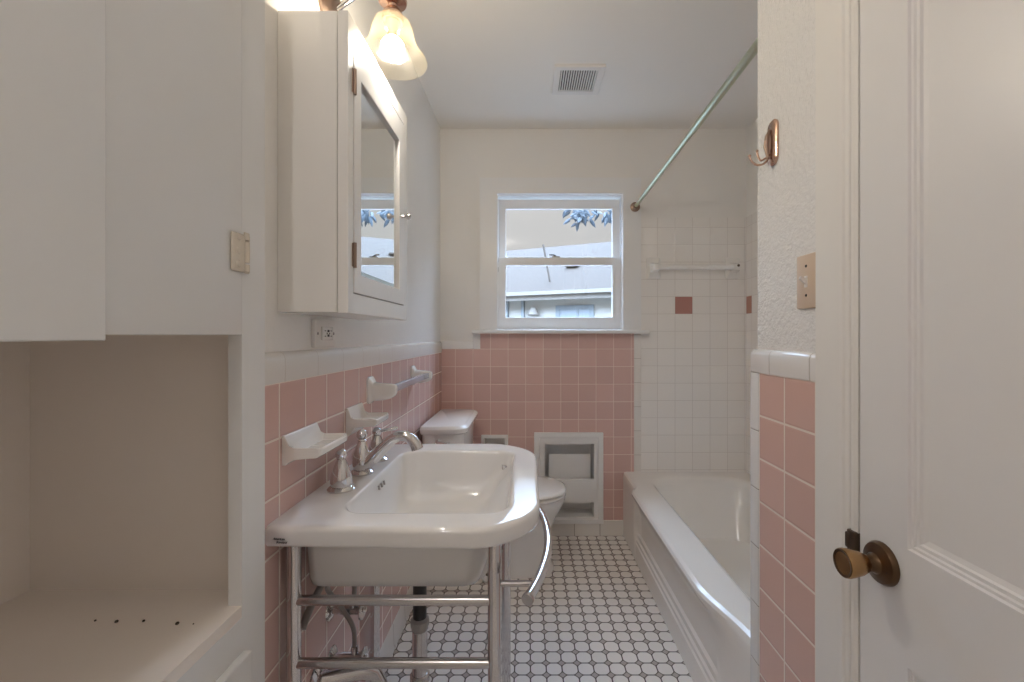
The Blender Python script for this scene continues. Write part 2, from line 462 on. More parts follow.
# ------------------------------------------------------------------ linen cabinet (built in, left foreground)
CX = -.50
lc = empty('linen_cabinet', (CX, .5, 0), 'tall white painted built-in cabinet with an open counter niche, left foreground', 'cabinet')
t = MB()
t.box(-.945, -.925, -.10, .836, 0, CH-.005)            # back
t.box(-.925, CX-.024, .817, .836, 0, CH-.005)          # far side
t.box(-.925, CX-.024, -.10, -.081, 0, CH-.005)         # near side
t.box(-.925, CX-.024, -.081, .817, 1.262, 1.280)      # shelf over the niche
t.box(-.925, CX-.024, -.081, .817, CH-.03, CH-.005)
t.build('carcass', 'niche_paint', lc)
MB().box(-.925, CX-.0241, -.081, .817, .738, .7585).box(CX-.0241, CX-.0004, -.03, .769, .738, .7585).build('counter', 'niche_paint', lc)['label'] = 'painted counter shelf with dark specks'
t = MB()
for r in cut_rect((-.10, .836, 0, CH-.005), [(-.03, .769, .7379, 1.262), (-.03, .769, .06, .672), (-.03, .769, 1.28, 2.30)]): t.box(CX-.024, CX, r[0], r[1], r[2], r[3])
ff = t.build('face_frame', 'brushed_white', lc, smooth=False)
# two upper doors, the near one standing a little proud
dd = MB().box(CX-.012, CX+.002, .514, .768, 1.2315, 2.31, .003, 3).build('door', 'brushed_white', lc)
h = MB()
hx = CX+.002
h.box(hx, hx+.006, .734, .768, 1.340, 1.406, .004, 3)
for z0, z1 in ((1.342, 1.355), (1.358, 1.394), (1.397, 1.404)):
    h.tube([(hx+.004, .7715, z0), (hx+.004, .7715, z1)], .0055, 12)
h.box(hx-.001, hx+.003, .7715, .783, 1.340, 1.356, .001); h.box(hx-.001, hx+.003, .7715, .783, 1.396, 1.412, .001)
hg = h.build('hinge', 'hinge_paint', dd); hg['label'] = 'paint-coated metal hinge'
h = MB()
for z in (1.353, 1.376, 1.399):
    MB().lathe([(0, 0), (.0065, 0), (.005, .002), (0, .0025)], (hx+.006, .748, z), (1, 0, 0), 12).build('screw', 'hinge_paint', hg)
d1 = MB()
rg = []
for z in (1.2245, 1.226, 2.308, 2.31):
    i = .0015 if z in (1.2245, 2.31) else 0
    # slightly turned about its near edge
    rg.append([(CX-.012+i, -.03, z), (CX+.002-i, -.03, z), (CX+.010-i, .510-i, z), (CX+.008, .5125, z), (CX-.003, .5125, z)])
d1.loft(rg)
d1.build('door', 'brushed_white', lc, .0015)['label'] = 'cabinet door standing slightly proud'
t = MB().box(CX, CX+.017, -.03, .772, .42, .680, .003, 3)
t.box(CX-.02, CX, -.025, .765, .43, .670)
dr = t.build('drawer', 'brushed_white', lc)
t = MB(); t.tube([(CX+.017, .33, .55), (CX+.045, .33, .55), (CX+.045, .41, .55), (CX+.017, .41, .55)], .005, 10)
t.build('drawer_pull', 'chrome', dr)
MB().box(CX, CX+.017, -.03, .772, .07, .405, .003, 3).build('drawer', 'brushed_white', lc)
for i, (x, y) in enumerate(((-.716, .728), (-.678, .725), (-.635, .727), (-.574, .720), (-.5475, .720))):
    s = (.0018, .0028, .0022, .0031, .0013)[i]
    o = MB().lathe([(0, 0), (s*.8, 0), (s, s*.4), (s*.7, s), (0, s*1.1)], (x, y, .7585), seg=8).build('crumb', 'crumb')
    tag(o, ('faint small brown speck, leftmost on the cabinet counter', 'dark round speck second from the left on the cabinet counter', 'brown speck in the middle of the row on the cabinet counter', 'largest dark speck on the cabinet counter, toward its right', 'tiniest speck at the right end of the row on the cabinet counter')[i], 'speck', 'dark specks on the cabinet counter')

# ------------------------------------------------------------------ medicine cabinet
MX = -.389
mc = empty('medicine_cabinet', (XL, 1.18, 1.28), 'white wall-hung medicine cabinet with mirrored door above the sink', 'cabinet')
y0, y1, z0, z1 = .951, 1.4146, 1.28, 1.935
MB().box(XL-.008, MX-.025, y0+.002, y1-.002, z0+.002, z1).build('body', 'gloss_white', mc, .0015)
t = MB(); t.frame((y0, y1, z0, z1), (.981, 1.378, 1.325, 1.892), MX-.023, MX, 0)
t.box(MX-.027, MX-.023, y0+.006, y1-.006, z0+.006, z1-.006)
t.build('face_frame', 'gloss_white', mc, .002, smooth=False)
t = MB(); t.frame((.983, 1.376, 1.327, 1.890), (1.025, 1.329, 1.371, 1.822), MX-.02, MX+.001, 0)
md = t.build('door', 'gloss_white', mc, .002, smooth=False)
t = MB()
def yz(i, x): return [(x, 1.025+i, 1.371+i), (x, 1.329-i, 1.371+i), (x, 1.329-i, 1.822-i), (x, 1.025+i, 1.822-i)]
t.loft([yz(-.002, MX-.012), yz(-.002, MX-.009), yz(.012, MX-.0078)])
t.build('mirror', 'mirror_silver', md, smooth=False)
k = MB(); k.lathe([(.006, 0), (.006, .002), (.004, .006), (.004, .012), (.0085, .017), (.010, .022), (.0085, .027), (.003, .029), (0, .029)], (MX, 1.352, 1.597), (1, 0, 0))
k.build('knob', 'chrome', md)
for zc in (1.797, 1.410):
    k = MB(); k.tube([(MX+.003, .9815, zc-.028), (MX+.003, .9815, zc+.028)], .004, 10); k.box(MX-.0005, MX+.002, .972, .992, zc-.026, zc+.026)
    k.build('hinge', 'brown_metal', md)['label'] = 'brown metal hinge'

# ------------------------------------------------------------------ wall lamp above it
LX, LY, LZ = -.363, 1.18, 1.993
wlp = empty('wall_lamp', (XL-.008, 1.20, 2.13), 'wall lamp with a bell-shaped glass shade above the medicine cabinet', 'lamp')
t = MB(); t.lathe([(.065, 0), (.065, .008), (.055, .018), (.03, .024), (0, .025)], (XL-.008, 1.20, 2.12), (1, 0, 0), 32)
t.build('backplate', 'brown_metal', wlp)
t = MB(); t.tube([(XL+.012, 1.20, 2.12), (-.48, 1.198, 2.15), (-.43, 1.19, 2.185), (-.39, 1.184, 2.188), (LX, LY, 2.165), (LX, LY, 2.125)], .008, 12)
t.build('arm', 'chrome', wlp)
t = MB(); t.lathe([(.008, .055), (.03, .052), (.038, .046), (.036, .040), (.012, .034), (.010, .028), (.017, .024), (.026, .012), (.029, .0), (.027, -.012)], (LX, LY, 2.083))
t.build('fitter', 'copper', wlp)
pr = [(.027, 2.083), (.036, 2.080), (.047, 2.070), (.054, 2.052), (.058, 2.030), (.0645, 2.010), (.076, 1.992), (.087, 1.978), (.091, 1.968)]
t = MB()
t.lathe([(r, z-LZ) for r, z in pr] + [(r-.003, z-LZ-.001) for r, z in reversed(pr)], (LX, LY, LZ), seg=40, cap=False)
t.build('lamp_shade', 'shade_glass', wlp, ang=60)['label'] = 'cream glass bell shade'
t = MB(); t.ball((LX, LY, 2.000), .031, 24)
bl = t.build('bulb', 'bulb_glow', wlp)
MB().lathe([(.0125, 0), (.013, .02), (.018, .032), (.018, .052)], (LX, LY, 2.031)).build('socket', 'brown_metal', wlp)

# ------------------------------------------------------------------ outlet under the cabinet
ou = empty('wall_outlet', (XL-.008, 1.155, 1.238), 'white electrical outlet plate on the wall under the medicine cabinet', 'outlet')
MB().box(XL-.008, XL+.004, 1.100, 1.213, 1.201, 1.272, .003).build('cover_plate', 'light_plastic', ou)
MB().box(XL+.004, XL+.009, 1.128, 1.190, 1.219, 1.254, .002).build('receptacle', 'white_ceramic', ou)
t = MB()
for yc in (1.142, 1.176):
    for dz, dy in ((.007, 0), (-.007, 0)): t.box(XL+.0085, XL+.0096, yc-.0035, yc+.0035, 1.2365+dz-.001, 1.2365+dz+.001)
    t.box(XL+.0085, XL+.0096, yc+(.008 if yc < 1.16 else -.012), yc+(.012 if yc < 1.16 else -.008), 1.2345, 1.2385)
t.box(XL+.0085, XL+.0105, 1.155, 1.163, 1.228, 1.234); t.box(XL+.0085, XL+.0105, 1.155, 1.163, 1.240, 1.246)
t.build('slots', 'dark', ou)
for yc in (1.112, 1.201): MB().lathe([(0, 0), (.004, 0), (.003, .0015), (0, .002)], (XL+.004, yc, 1.2365), (1, 0, 0), 12).build('screw', 'grey_pipe', ou)

# ------------------------------------------------------------------ console sink
SZ = .842
sk = empty('console_sink', (-.26, 1.25, 0), 'white rectangular porcelain console sink on chrome tube legs', 'sink')
def outer(ins, z):
    o = []
    for x, y in rr(XL, .018, .895, 1.585, (.003, .13, .16, .02), 10):
        xc, yc = -.26, 1.24
        # bowed near, far and front edges
        fy = max(0, 1-((x-xc)/.29)**2); fx = max(0, 1-((y-yc)/.34)**2)
        wx = max(0, (x-xc)/.278)
        y += (-.018 if y < yc else .012)*fy*min(1, abs(y-yc)/.30)
        x += .014*fx*wx
        k = 1-ins/.3
        sx = (XL if x < XL+.02 else None)
        X = XL if x <= XL+1e-6 else xc+(x-xc)*k
        o.append((max(X, XL+.0005), yc+(y-yc)*k, z))
    return o
def inner(ins, z, r=.055, xr=None):
    return ring(rr(-.418+ins*.6, -.043-ins if xr is None else xr, .968+ins, 1.487-ins, max(.02, r-ins*.3), 10), z)
def bowl(x0, x1, y0, y1, r, z): return ring(rr(x0, x1, y0, y1, r, 10), z)
rings = [bowl(-.495, -.120, 1.000, 1.47, .03, .661), bowl(-.503, -.110, .990, 1.485, .04, .667), bowl(-.505, -.105, .986, 1.492, .04, .682), bowl(-.506, -.074, .982, 1.50, (.035, .075, .06, .035), .750), bowl(-.507, -.045, .978, 1.505, (.035, .12, .08, .035), .790),
         outer(.035, .798), outer(.008, .799), outer(.002, .802), outer(.0, .808), outer(-.001, .8315), outer(.0005, .8365), outer(.004, .8405), outer(.008, SZ-.0003), outer(.014, SZ),
         inner(-.008, SZ), inner(-.003, SZ-.0005), inner(.001, SZ-.003), inner(.003, SZ-.009), inner(.005, SZ-.016), inner(.010, SZ-.045, xr=-.060), inner(.018, SZ-.085, xr=-.092), inner(.030, SZ-.125, xr=-.118), inner(.055, SZ-.143, xr=-.14), inner(.09, SZ-.147, xr=-.17)]
bs = MB().loft(rings).build('basin', 'sink_porcelain', sk, ang=50)
for i in range(3):
    yy = 1.205+i*.021
    MB().tube([(-.4090, yy, .820), (-.4065, yy, .809)], .0030, 10).build('overflow_slot', 'grey_pipe', bs)
MB().lathe([(0, 0), (.022, 0), (.022, .003), (.012, .005), (0, .005)], (-.23, 1.23, SZ-.147)).build('drain_stopper', 'chrome', bs)
def text(s, name, mat, parent, size, M, ext=.0009, shear=.3):
    cu = bpy.data.curves.new('t', 'FONT'); cu.body = s; cu.size = size; cu.extrude = ext; cu.shear = shear
    o = bpy.data.objects.new('t', cu); col.objects.link(o)
    bpy.context.view_layer.update()
    me = bpy.data.meshes.new_from_object(o.evaluated_get(bpy.context.evaluated_depsgraph_get()))
    bpy.data.objects.remove(o)
    me.transform(M)
    off = Vector((0, 0, 0)); p = parent
    while p is not None: off += p.location; p = p.parent
    me.transform(Matrix.Translation(-off))
    o = bpy.data.objects.new(name, me); me.materials.clear(); me.materials.append(MATS[mat]); col.objects.link(o); o.parent = parent
    return o
RX90 = Matrix.Rotation(PI/2, 4, 'X')
lg = text('American\n    Standard', 'maker_mark', 'logo_ink', bs, .0064, Matrix.Translation((-.5165, .8908, .8175)) @ Matrix.Rotation(math.radians(-6.5), 4, 'Z') @ RX90)
# legs
for (lx, ly) in ((-.511, .96), (-.073, .96), (-.511, 1.47), (-.073, 1.47)):
    lo = MB().tube([(lx, ly, .004), (lx, ly, .80)], .0150, 20).build('leg', 'chrome', sk)
    t = MB().lathe([(.020, 0), (.020, .004), (.0155, .012), (.0155, .03)], (lx, ly, 0), seg=20)
    t.build('foot', 'satin_chrome', lo)
for ly in (.96, 1.47):
    for z in (.6535, .5165):
        MB().tube([(-.511, ly, z), (-.073, ly, z)], .0108, 16).build('rail', 'satin_chrome', sk)
t = MB(); pts = []
for i in range(25):
    y = .905+(1.50-.905)*i/24
    pts.append((.054-((y-1.19)/.28)**2*.052, y, .69))
t.tube(pts, .0112, 18)
tb = t.build('towel_bar', 'chrome', sk)
for i in (0, -1):
    a, b_ = Vector(pts[i]), Vector(pts[1 if i == 0 else -2]); dv = (a-b_).normalized()
    MB().lathe([(.0112, -.004), (.0128, -.003), (.0128, .004), (.0115, .006), (0, .0065)], a, dv).build('end_cap', 'satin_chrome', tb)
for ly in (.96, 1.47):
    xb = .054-((ly-1.19)/.28)**2*.052
    MB().tube([(-.073, ly, .69), (xb, ly, .69)], .0065, 12).build('towel_bar_arm', 'satin_chrome', sk)

# faucet
fc = empty('faucet', (-.47, 1.245, SZ), 'chrome widespread faucet with arched spout and two handles on the sink deck', 'faucet')
t = MB()
fb = (-.47, 1.245, SZ)
t.lathe([(.031, 0), (.032, .004), (.029, .008), (.022, .012), (.0245, .022), (.0255, .036), (.022, .058), (.017, .074), (.0125, .084), (.010, .090), (.0135, .093), (.010, .097)], fb, seg=28)
t.ball((-.47, 1.245, SZ+.110), .0155)
t.tube([(-.462, 1.245, .868), (-.448, 1.245, .878), (-.430, 1.245, .893), (-.408, 1.245, .916), (-.385, 1.245, .938), (-.365, 1.245, .948), (-.345, 1.245, .947), (-.328, 1.245, .937), (-.317, 1.245, .922), (-.313, 1.245, .910)],
       [.022, .0205, .019, .017, .0155, .015, .015, .0155, .016, .0165], 18)
t.build('spout', 'chrome', fc)
def handle(y, lev):
    c = (-.472, y, SZ)
    t = MB()
    t.lathe([(.033, 0), (.0335, .004), (.030, .008), (.0245, .011), (.026, .022), (.025, .036), (.020, .054), (.0145, .068), (.0115, .074), (.010, .078)], c, seg=28)
    t.ball((c[0], c[1], SZ+.089), .0145)
    hd = t.build('handle', 'chrome', fc)
    a = Vector((c[0], c[1], SZ+.089)); l = Vector(lev)
    t = MB(); t.tube([a+l*.15, a+l*.5, a+l*.85, a+l], [.0045, .0055, .0065, .004], 12)
    t.build('lever', 'chrome', hd)
handle(1.112, (.018, -.044, .002))
handle(1.375, (.062, .012, .010))

# under the sink: drain, supply stops
dt = empty('drain_trap', (-.30, 1.22, .2), 'sink drain with black tailpiece and grey trap below the sink', 'drain pipe')
MB().tube([(-.30, 1.22, .661), (-.30, 1.22, .445)], .0185, 18).build('tailpiece', 'black_plastic', dt)
t = MB(); t.lathe([(.019, 0), (.0235, .004), (.0235, .012), (.026, .016), (.026, .03), (.020, .036)], (-.30, 1.22, .415), seg=10)
t.build('slip_nut', 'grey_pipe', dt)
t = MB(); t.tube([(-.30, 1.22, .42), (-.30, 1.22, .29)], .0205, 18); t.lathe([(.022, 0), (.027, .004), (.027, .02), (.022, .024)], (-.30, 1.22, .272), seg=12)
t.tube([(-.30, 1.22, .28), (-.302, 1.217, .255), (-.318, 1.207, .235), (-.345, 1.19, .232), (-.372, 1.175, .245), (-.385, 1.168, .275), (-.392, 1.163, .315), (-.405, 1.157, .345), (-.43, 1.145, .358), (-.525, 1.11, .362)], .0185, 16)
t.build('trap_bend', 'satin_chrome', dt)
MB().lathe([(.036, 0), (.035, .004), (.028, .010), (.020, .013), (.019, .02)], (XL, 1.106, .362), (1, 0, 0)).build('wall_flange', 'chrome', dt)
MB().tube([(-.40, 1.30, .660), (-.392, 1.30, .60), (-.385, 1.30, .55)], [.009, .009, .008], 10).build('overflow_rod', 'black_plastic', dt)

def stop_valve(y, z, lab, hose):
    e = empty('supply_valve', (XL, y, z), lab, 'valve', 'water supply valves under the sink')
    t = MB(); t.lathe([(.028, 0), (.027, .003), (.018, .009), (.011, .011), (.0105, .04)], (XL, y, z), (1, 0, 0))
    t.build('escutcheon', 'chrome', e)
    t = MB(); t.tube([(XL+.03, y, z), (XL+.085, y, z)], .012, 14); t.tube([(XL+.062, y, z), (XL+.062, y, z+.03)], .009, 12)
    t.build('body', 'satin_chrome', e)
    h = MB()
    h.lathe([(0, 0), (.024, 0), (.025, .003), (.024, .006), (.008, .008), (.006, .014)], (XL+.084, y, z), (1, 0, 0), 20)
    h.build('handle', 'satin_chrome', e)
    MB().tube(hose, .0062, 12).build('supply_hose', 'hose', e)
def smooth_path(pts, n=6):
    P = [Vector(p) for p in pts]; out = []
    for i in range(len(P)-1):
        a, b_, c, d = P[max(i-1, 0)], P[i], P[i+1], P[min(i+2, len(P)-1)]
        for k in range(n):
            t = k/n
            out.append(.5*((2*b_)+(c-a)*t+(2*a-5*b_+4*c-d)*t*t+(3*b_-a-3*c+d)*t**3))
    out.append(P[-1]); return out
stop_valve(1.19, .49, 'upper chrome water valve on the tiled wall under the sink',
           smooth_path([(XL+.062, 1.19, .515), (XL+.064, 1.19, .56), (-.505, 1.18, .60), (-.485, 1.15, .635), (-.46, 1.13, .659)]))
stop_valve(1.20, .355, 'lower chrome water valve by the trap under the sink',
           smooth_path([(XL+.062, 1.20, .38), (XL+.060, 1.195, .44), (XL+.04, 1.15, .53), (-.505, 1.11, .59), (-.49, 1.09, .63), (-.455, 1.10, .659)]))
tag(MB().tube(smooth_path([(-.48, 1.24, .658), (-.505, 1.17, .645), (-.515, 1.10, .61), (-.522, 1.05, .575), (-.524, 1.02, .55)]), .0085, 12).build('braided_hose', 'hose'),
    'dark hose sloping down behind the sink legs to the tiled wall', 'hose')

# ------------------------------------------------------------------ soap dish, cup holder, towel bar on the left wall
so = empty('soap_dish', (XL, 1.03, .95), 'white ceramic soap dish on the pink tile, nearest the cabinet', 'soap dish')
def wall_dish(e, y0, y1, zb, zt, dep, lip, bot):
    yc, hw = (y0+y1)/2, (y1-y0)/2
    t = MB()
    # sloping bracket plate against the wall
    prof = [(0, bot), (.008, bot), (.014, bot+.006), (.028, zb-.006), (.05, zb-.004), (dep-.006, zb-.002), (dep, zb+.003), (dep+.001, zb+.016), (dep-.002, zb+.020), (dep-.010, zb+.021), (.026, zb+.020), (.016, zb+.025), (.010, zt-.008), (.007, zt-.001), (.005, zt), (0, zt)]
    rr_ = []
    for s in (-1, -.97, -.93, -.85, .85, .93, .97, 1):
        k = 1 if abs(s) < .96 else .94
        row = []
        for x, z in prof:
            # dip in the middle of the tray, raised sides
            dz = 0
            if .024 < x < dep-.004 and z > zb+.012 and abs(s) < .9: dz = -lip
            row.append((XL+x*(1 if abs(s) < .9 else .93 if abs(s) > .99 else .98), yc+s*hw, z+dz))
        rr_.append(row)
    t.loft(rr_)
    return t.build('dish', 'white_ceramic', e, .002, 3, ang=40)
so_d = wall_dish(so, .955, 1.105, .966, 1.013, .084, .014, .948)
for yy in (1.0, 1.03, 1.06): MB().tube([(XL+.028, yy, .9725), (XL+.072, yy, .9725)], .0022, 8).build('rib', 'white_ceramic', so)
ch = empty('cup_holder', (XL, 1.35, .95), 'smaller white ceramic tray on the pink tile between soap dish and towel bar', 'cup holder')
wall_dish(ch, 1.29, 1.405, .966, 1.018, .092, .012, .935)


tr = empty('towel_rack', (XL, 1.75, 1.05), 'square chrome towel bar on white ceramic posts above the toilet', 'towel bar')
for yc in (1.487, 2.035):
    t = MB()
    sec = []
    for x, hy, h0, h1 in ((0, .032, -.045, .045), (.006, .032, -.045, .045), (.010, .028, -.040, .040), (.018, .022, -.036, .026), (.05, .019, -.034, .022), (.075, .017, -.028, .021), (.088, .013, -.018, .017), (.092, .008, -.009, .010)):
        sec.append([(XL+x, yc+a, 1.048+b_) for a, b_ in rr(-hy, hy, h0, h1, min(hy, (h1-h0)/2)*.6, 4)])
    t.loft(sec)
    t.build('post', 'white_ceramic', tr)['label'] = 'white ceramic post'
MB().box(XL+.057, XL+.080, 1.49, 2.03, 1.037, 1.060, .002).build('bar', 'bar_metal', tr)

# ------------------------------------------------------------------ toilet
to = empty('toilet', (-.12, 2.345, 0), 'white porcelain toilet in the corner behind the sink', 'toilet')
def trap_rr(x0, x1, y0, y1, r, z): return ring(rr(x0, x1, y0, y1, r, 6), z)
t = MB().loft([trap_rr(-.505, -.335, 2.150, 2.545, (.02, .05, .05, .02), .40), trap_rr(-.51, -.322, 2.130, 2.565, (.02, .05, .05, .02), .45), trap_rr(-.512, -.312, 2.112, 2.585, (.02, .05, .05, .02), .76)])
t.build('tank', 'porcelain', to)
t = MB().loft([trap_rr(-.516, -.298, 2.098, 2.60, (.02, .06, .06, .02), .758), trap_rr(-.518, -.292, 2.092, 2.606, (.02, .06, .06, .02), .765), trap_rr(-.518, -.290, 2.090, 2.608, (.02, .06, .06, .02), .785), trap_rr(-.516, -.296, 2.096, 2.602, (.02, .06, .06, .02), .795), trap_rr(-.508, -.308, 2.108, 2.590, (.02, .055, .055, .02), .8)])
t.build('tank_lid', 'porcelain', to)
t = MB(); t.lathe([(.014, 0), (.014, .006), (.008, .010), (.007, .018)], (-.43, 2.112, .722), (0, -1, 0), 16); t.tube([(-.43, 2.094, .724), (-.41, 2.090, .722), (-.372, 2.090, .716)], [.006, .007, .009], 12)
t.build('flush_lever', 'chrome', to)
def bowlring(x0, x1, hw, z, n=40, e=2.3):
    cx, hx = (x0+x1)/2, (x1-x0)/2; o = []
    for k in range(n):
        a = 2*PI*k/n; ca, sa = math.cos(a), math.sin(a)
        o.append((cx+hx*math.copysign(abs(ca)**(2/e), ca), 2.345+hw*math.copysign(abs(sa)**(2/e), sa), z))
    return o
t = MB().loft([bowlring(-.42, .135, .118, 0, e=3), bowlring(-.42, .138, .120, .015, e=3), bowlring(-.40, .120, .108, .04, e=2.8), bowlring(-.40, .112, .104, .12, e=2.6), bowlring(-.41, .118, .110, .20, e=2.4),
               bowlring(-.43, .155, .145, .29), bowlring(-.44, .188, .172, .345), bowlring(-.45, .198, .182, .375), bowlring(-.45, .198, .182, .388), bowlring(-.44, .190, .175, .394)])
t.build('bowl', 'porcelain', to, ang=60)
t = MB().loft([bowlring(-.26, .196, .180, .394), bowlring(-.265, .202, .185, .400), bowlring(-.265, .202, .185, .408), bowlring(-.255, .190, .174, .414)])
t.build('seat', 'porcelain', to, ang=60)
t = MB().loft([bowlring(-.255, .188, .172, .4185), bowlring(-.265, .202, .185, .4205), bowlring(-.263, .200, .183, .429), bowlring(-.25, .185, .170, .436), bowlring(-.20, .13, .12, .440), bowlring(-.10, .03, .04, .441)])
t.build('seat_lid', 'porcelain', to, ang=60)
t = MB(); t.box(-.29, -.255, 2.26, 2.43, .394, .43, .008); t.build('seat_hinge', 'porcelain', to)
t = MB(); t.lathe([(.028, 0), (.030, .01), (.02, .02), (.012, .028), (0, .03)], (-.20, 2.215, .0), seg=16)
t.build('base_foot', 'porcelain', to)
t = MB(); t.lathe([(.013, 0), (.012, .004), (.005, .006), (.004, .02), (0, .021)], (-.20, 2.215, .028), seg=12)
t.build('floor_bolt', 'old_brass', to)

# ------------------------------------------------------------------ bathtub
tbx = empty('bathtub', (.95, 1.94, 0), 'cream enamel bathtub with moulded apron in the tiled alcove', 'bathtub')
def sst(a, b_, x):
    t_ = min(1, max(0, (x-a)/(b_-a))); return t_*t_*(3-2*t_)
TY0, TY1 = 1.164, 2.719
mid = [(.588, 0), (.588, .095), (.594, .101), (.594, .116), (.602, .122), (.602, .142), (.612, .150), (.613, .20), (.610, .26), (.598, .31), (.576, .345), (.562, .366), (.560, .378), (.566, .387), (.580, .392)]
endn = [(.604, 0), (.604, .095), (.604, .101), (.604, .116), (.604, .122), (.604, .142), (.605, .150), (.606, .20), (.607, .26), (.608, .31), (.609, .345), (.611, .366), (.615, .378), (.622, .387), (.634, .392)]
endf = [(.588+.0*i, z) for i, (x, z) in enumerate(mid)]
endf[-1] = (.606, .392); endf[-2] = (.598, .389); endf[-3] = (.591, .382)
rows = []
ys = [TY0, 1.19, 1.22, 1.25, 1.28, 1.31, 1.34, 1.37, 1.40, 1.43, 1.47, 1.52, 1.6, 1.8, 2.0, 2.2, 2.3, 2.36, 2.385, 2.40, 2.415, 2.43, 2.445, 2.46, 2.50, 2.6, TY1]
for y in ys:
    wn_ = 1-sst(1.20, 1.50, y); wf = sst(2.38, 2.45, y); wp = 1-sst(1.38, 1.42, y)
    row = []
    for (a, za), (b_, zb), (c_, zc) in zip(mid, endn, endf):
        wq = wp if za < .16 else wn_
        x = a*(1-wq-wf)+b_*wq+c_*wf
        row.append((x, y, za*(1-wf)+zc*wf))
    rows.append(row)
t = MB().loft(rows, False, False, closed=False)
t.build('apron', 'tub_enamel', tbx, ang=25)
# rim and basin
def opening(i, z): return ring(rr(.705+i, 1.285-i*.6, 1.27+i, 2.61-i, .14, 10), z)
t = MB()
top = rows
o_pts = [r[-1] for r in top]
# outer loop of the rim: apron edge, then the walls
loop = [(p[0], p[1]) for p in o_pts] + [(XA-.001, TY1), (XA-.001, TY0)]
N = 44
def resample(lp, n, start):
    P = [Vector((x, y, 0)) for x, y in lp]; P.append(P[0])
    L = [0]
    for a, b_ in zip(P, P[1:]): L.append(L[-1]+(b_-a).length)
    return P, L
# fan rings by angle about the basin centre
cx, cy = .995, 1.94
def at_angle(lp, a):
    d_ = Vector((math.cos(a), math.sin(a))); best = None
    n = len(lp)
    for i in range(n):
        p, q = Vector(lp[i]), Vector(lp[(i+1) % n]); e = q-p
        den = d_.x*e.y-d_.y*e.x
        if abs(den) < 1e-12: continue
        w = p-Vector((cx, cy))
        tt = (w.x*e.y-w.y*e.x)/den; uu = (w.x*d_.y-w.y*d_.x)/den
        if tt > 0 and -1e-9 <= uu <= 1+1e-9 and (best is None or tt < best): best = tt
    return (cx+d_.x*best, cy+d_.y*best)
angs = sorted({*[2*PI*k/140 for k in range(140)], *[math.atan2(y-cy, x-cx) % (2*PI) for x, y in loop]})
def fan(lp, z): return [(*at_angle(lp, a), z) for a in angs]
def op(i, r=.14): return rr(.705+i, 1.285-i*.6, 1.27+i*1.4, 2.61-i*2.2, r, 10)
t.loft([fan(loop, .392), fan(op(-.012, .15), .393), fan(op(.0), .390), fan(op(.008), .383), fan(op(.02), .36), fan(op(.05), .20), fan(op(.075), .10), fan(op(.12, .12), .065), fan(op(.16, .1), .06)], False, True)
t.build('basin', 'tub_enamel', tbx, ang=40)
MB().lathe([(0, 0), (.028, 0), (.028, .003), (0, .004)], (.99, 1.50, .06)).build('drain', 'chrome', tbx)

# shower rod
sr = empty('shower_rod', (.66, 2.70, 2.02), 'straight metal shower curtain rod running from window casing to the wall stub', 'shower rod')
p0, p1 = Vector((.657, YB-.018, 2.022)), Vector((.672, 1.163, 2.085))
dv = (p1-p0)
MB().tube([p0, p0+dv*.62], .0115, 18).build('inner_tube', 'rod_metal', sr)
MB().tube([p0+dv*.60, p1], .0140, 18).build('outer_tube', 'rod_metal', sr)
MB().lathe([(.030, 0), (.030, .004), (.022, .010), (.017, .012), (.016, .03)], p0, dv).build('flange', 'brown_metal', sr)
MB().lathe([(.030, 0), (.030, .004), (.022, .010), (.017, .012), (.016, .03)], p1, -dv).build('flange', 'brown_metal', sr)

# ceramic towel bar inside the shower
gr = empty('shower_towel_rail', (1.02, YB, 1.65), 'white ceramic towel bar on the shower tile above the pink accent tile', 'towel bar')
for xc in (.775, 1.262):
    t = MB(); sec = []
    for d_, hw, hh in ((0, .043, .066), (.006, .043, .066), (.012, .036, .058), (.02, .026, .03), (.05, .022, .024), (.066, .018, .020), (.07, .010, .012)):
        sec.append([(xc+a, YB-d_, 1.648+b_) for a, b_ in rr(-hw, hw, -hh, hh, min(hw, hh)*.3, 4)])
    t.loft(sec); t.build('post', 'white_ceramic', gr)
MB().tube([(.775, YB-.048, 1.648), (1.262, YB-.048, 1.648)], .0155, 16).build('bar', 'white_ceramic', gr)
MB().lathe([(0, 0), (.008, 0), (.008, .003), (0, .004)], (1.268, YB-.069, 1.655), (0, -1, 0), 12).build('set_screw', 'old_brass', gr)

# ceiling vent
cv = empty('ceiling_vent', (.25, 2.2, CH), 'square white exhaust vent grille in the ceiling', 'vent')
t = MB(); t.frame((.125, .370, 2.080, 2.325), (.158, .337, 2.112, 2.293), CH-.012, CH, 2); t.build('frame', 'light_plastic', cv, .003, smooth=False)
t = MB()
for i in range(15):
    x = .158+.179*(i+.5)/15; t.box(x-.0030, x+.0030, 2.110, 2.295, CH-.012, CH-.002)
t.build('slats', 'light_plastic', cv)
MB().box(.150, .345, 2.105, 2.30, CH-.0015, CH).build('backing', 'dark', cv)

